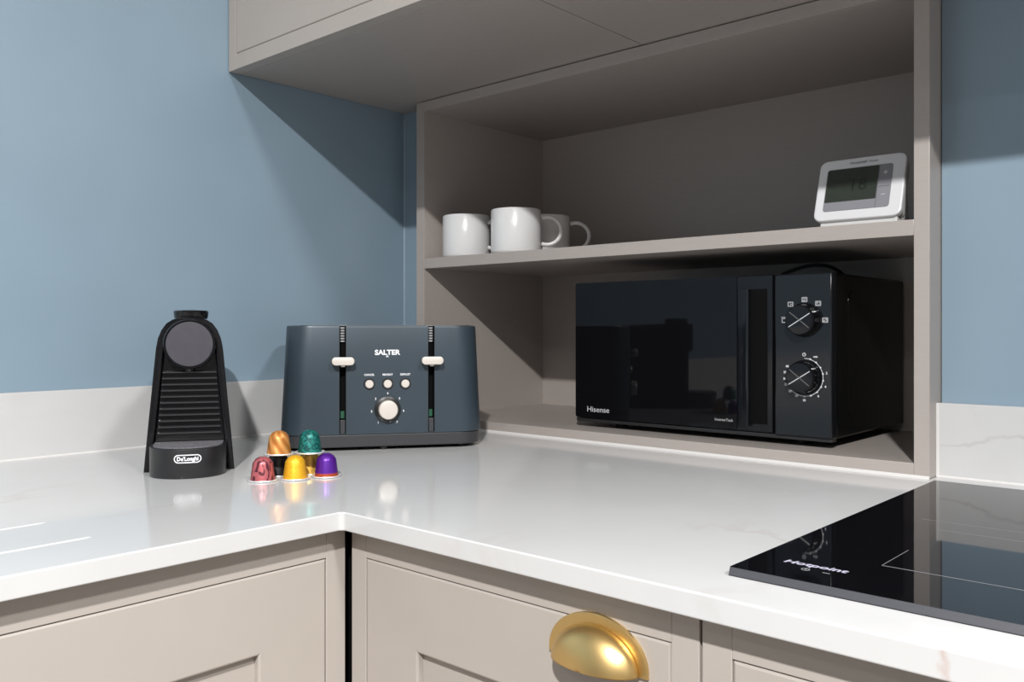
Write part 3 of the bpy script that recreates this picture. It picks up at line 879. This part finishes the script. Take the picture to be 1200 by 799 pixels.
def swirl(m, c1, c2):
    nt, b, N, L = nodes(m)
    tc = N('ShaderNodeTexCoord'); sp = N('ShaderNodeSeparateXYZ'); L(tc.outputs['Object'], sp.inputs[0])
    at = N('ShaderNodeMath'); at.operation = 'ARCTAN2'; L(sp.outputs['Y'], at.inputs[0]); L(sp.outputs['X'], at.inputs[1])
    mz = N('ShaderNodeMath'); mz.operation = 'MULTIPLY_ADD'; mz.inputs[1].default_value = 55.0
    L(sp.outputs['Z'], mz.inputs[0]); L(at.outputs[0], mz.inputs[2])
    m5 = N('ShaderNodeMath'); m5.operation = 'MULTIPLY'; m5.inputs[1].default_value = 6.0; L(mz.outputs[0], m5.inputs[0])
    sn = N('ShaderNodeMath'); sn.operation = 'SINE'; L(m5.outputs[0], sn.inputs[0])
    r = N('ShaderNodeMapRange'); r.inputs['From Min'].default_value = -1; L(sn.outputs[0], r.inputs['Value'])
    mx = N('ShaderNodeMix'); mx.data_type = 'RGBA'; mx.inputs['A'].default_value = c1; mx.inputs['B'].default_value = c2
    L(r.outputs[0], mx.inputs['Factor']); L(mx.outputs['Result'], b.inputs['Base Color'])
    bp = N('ShaderNodeBump'); bp.inputs['Strength'].default_value = 0.35; bp.inputs['Distance'].default_value = 0.001
    L(sn.outputs[0], bp.inputs['Height']); L(bp.outputs['Normal'], b.inputs['Normal'])
    return m

def banded(m, c1, c2, z):
    nt, b, N, L = nodes(m)
    tc = N('ShaderNodeTexCoord'); sp = N('ShaderNodeSeparateXYZ'); L(tc.outputs['Object'], sp.inputs[0])
    g = N('ShaderNodeMapRange'); g.inputs['From Min'].default_value = z - 0.001; g.inputs['From Max'].default_value = z + 0.001
    L(sp.outputs['Z'], g.inputs['Value'])
    mx = N('ShaderNodeMix'); mx.data_type = 'RGBA'; mx.inputs['A'].default_value = c2; mx.inputs['B'].default_value = c1
    L(g.outputs[0], mx.inputs['Factor']); L(mx.outputs['Result'], b.inputs['Base Color'])
    return m

M_red = noise_tint(foil('red_foil', (0.55, 0.15, 0.16)), (0.10, 0.02, 0.03, 1), (0.42, 0.105, 0.115, 1), 95, 0, (1, 1, 0.55), 0.385, 0.41, dist=2.0)
M_yel = noise_tint(foil('yellow_foil', (0.85, 0.47, 0.02), 0.4), (0.70, 0.33, 0.008, 1), (0.80, 0.45, 0.025, 1), 500, 2)
M_pur = banded(foil('purple_foil', (0.14, 0.03, 0.36), 0.28), (0.085, 0.012, 0.25, 1), (0.42, 0.07, 0.02, 1), 0.0050)
M_blk = foil('black_foil', (0.015, 0.014, 0.015), 0.3, 0.3)
M_gld = foil('gold_foil', (0.70, 0.42, 0.08), 0.3, 0.85)
M_org = swirl(foil('orange_foil', (0.7, 0.32, 0.08), 0.35), (0.40, 0.135, 0.022, 1), (0.62, 0.28, 0.08, 1))
M_tea = noise_tint(foil('teal_foil', (0.01, 0.19, 0.17), 0.32), (0.003, 0.055, 0.052, 1), (0.018, 0.21, 0.18, 1), 210, 3, lo=0.42, hi=0.62, dist=1.5, bump=0.2)

HC = 0.0290
caps = [
    ('dark red coffee capsule with black scribbles, front left of the pyramid', M_red, -0.9386, 0.5900, 0),
    ('yellow coffee capsule in the middle of the front row', M_yel, -0.9194, 0.6234, 0),
    ('purple coffee capsule with a red band, front right of the pyramid', M_pur, -0.9056, 0.6600, 0),
    ('black coffee capsule in the back row under the orange one', M_blk, -0.9575, 0.6240, 0),
    ('gold coffee capsule in the back row under the teal one', M_gld, -0.9400, 0.6590, 0),
    ('orange swirled coffee capsule on top at the left', M_org, -0.9403, 0.6140, 1),
    ('teal coffee capsule on top at the right', M_tea, -0.9220, 0.6466, 1),
]
prof = [(0.0148, 0.0010), (0.0146, 0.0025), (0.0122, 0.0205), (0.0116, 0.0225), (0.0088, 0.0262), (0.0082, 0.0268), (0.0052, 0.0282), (0.0045, 0.0288), (0, 0.0290)]
rim = [(0, 0.0003), (0.0150, 0.0003), (0.0180, 0.0), (0.0187, 0.0004), (0.0189, 0.0011), (0.0186, 0.0018), (0.0178, 0.0019), (0.0150, 0.0014), (0.0140, 0.0012), (0, 0.0012)]
cap_me = rim_me = None
for lab, m, x, y, lvl in caps:
    t = thing('coffee_capsule', lab, 'coffee capsule', (x, y, 0.0002 + lvl * (HC + 0.0004)), random.uniform(0, 6), 'coffee capsules stacked on the worktop')
    obj('foil_cup', add_lathe(BM(), prof, 40), m, t, angle=28)
    obj('rim', add_lathe(BM(), rim, 40), M_silver, t)
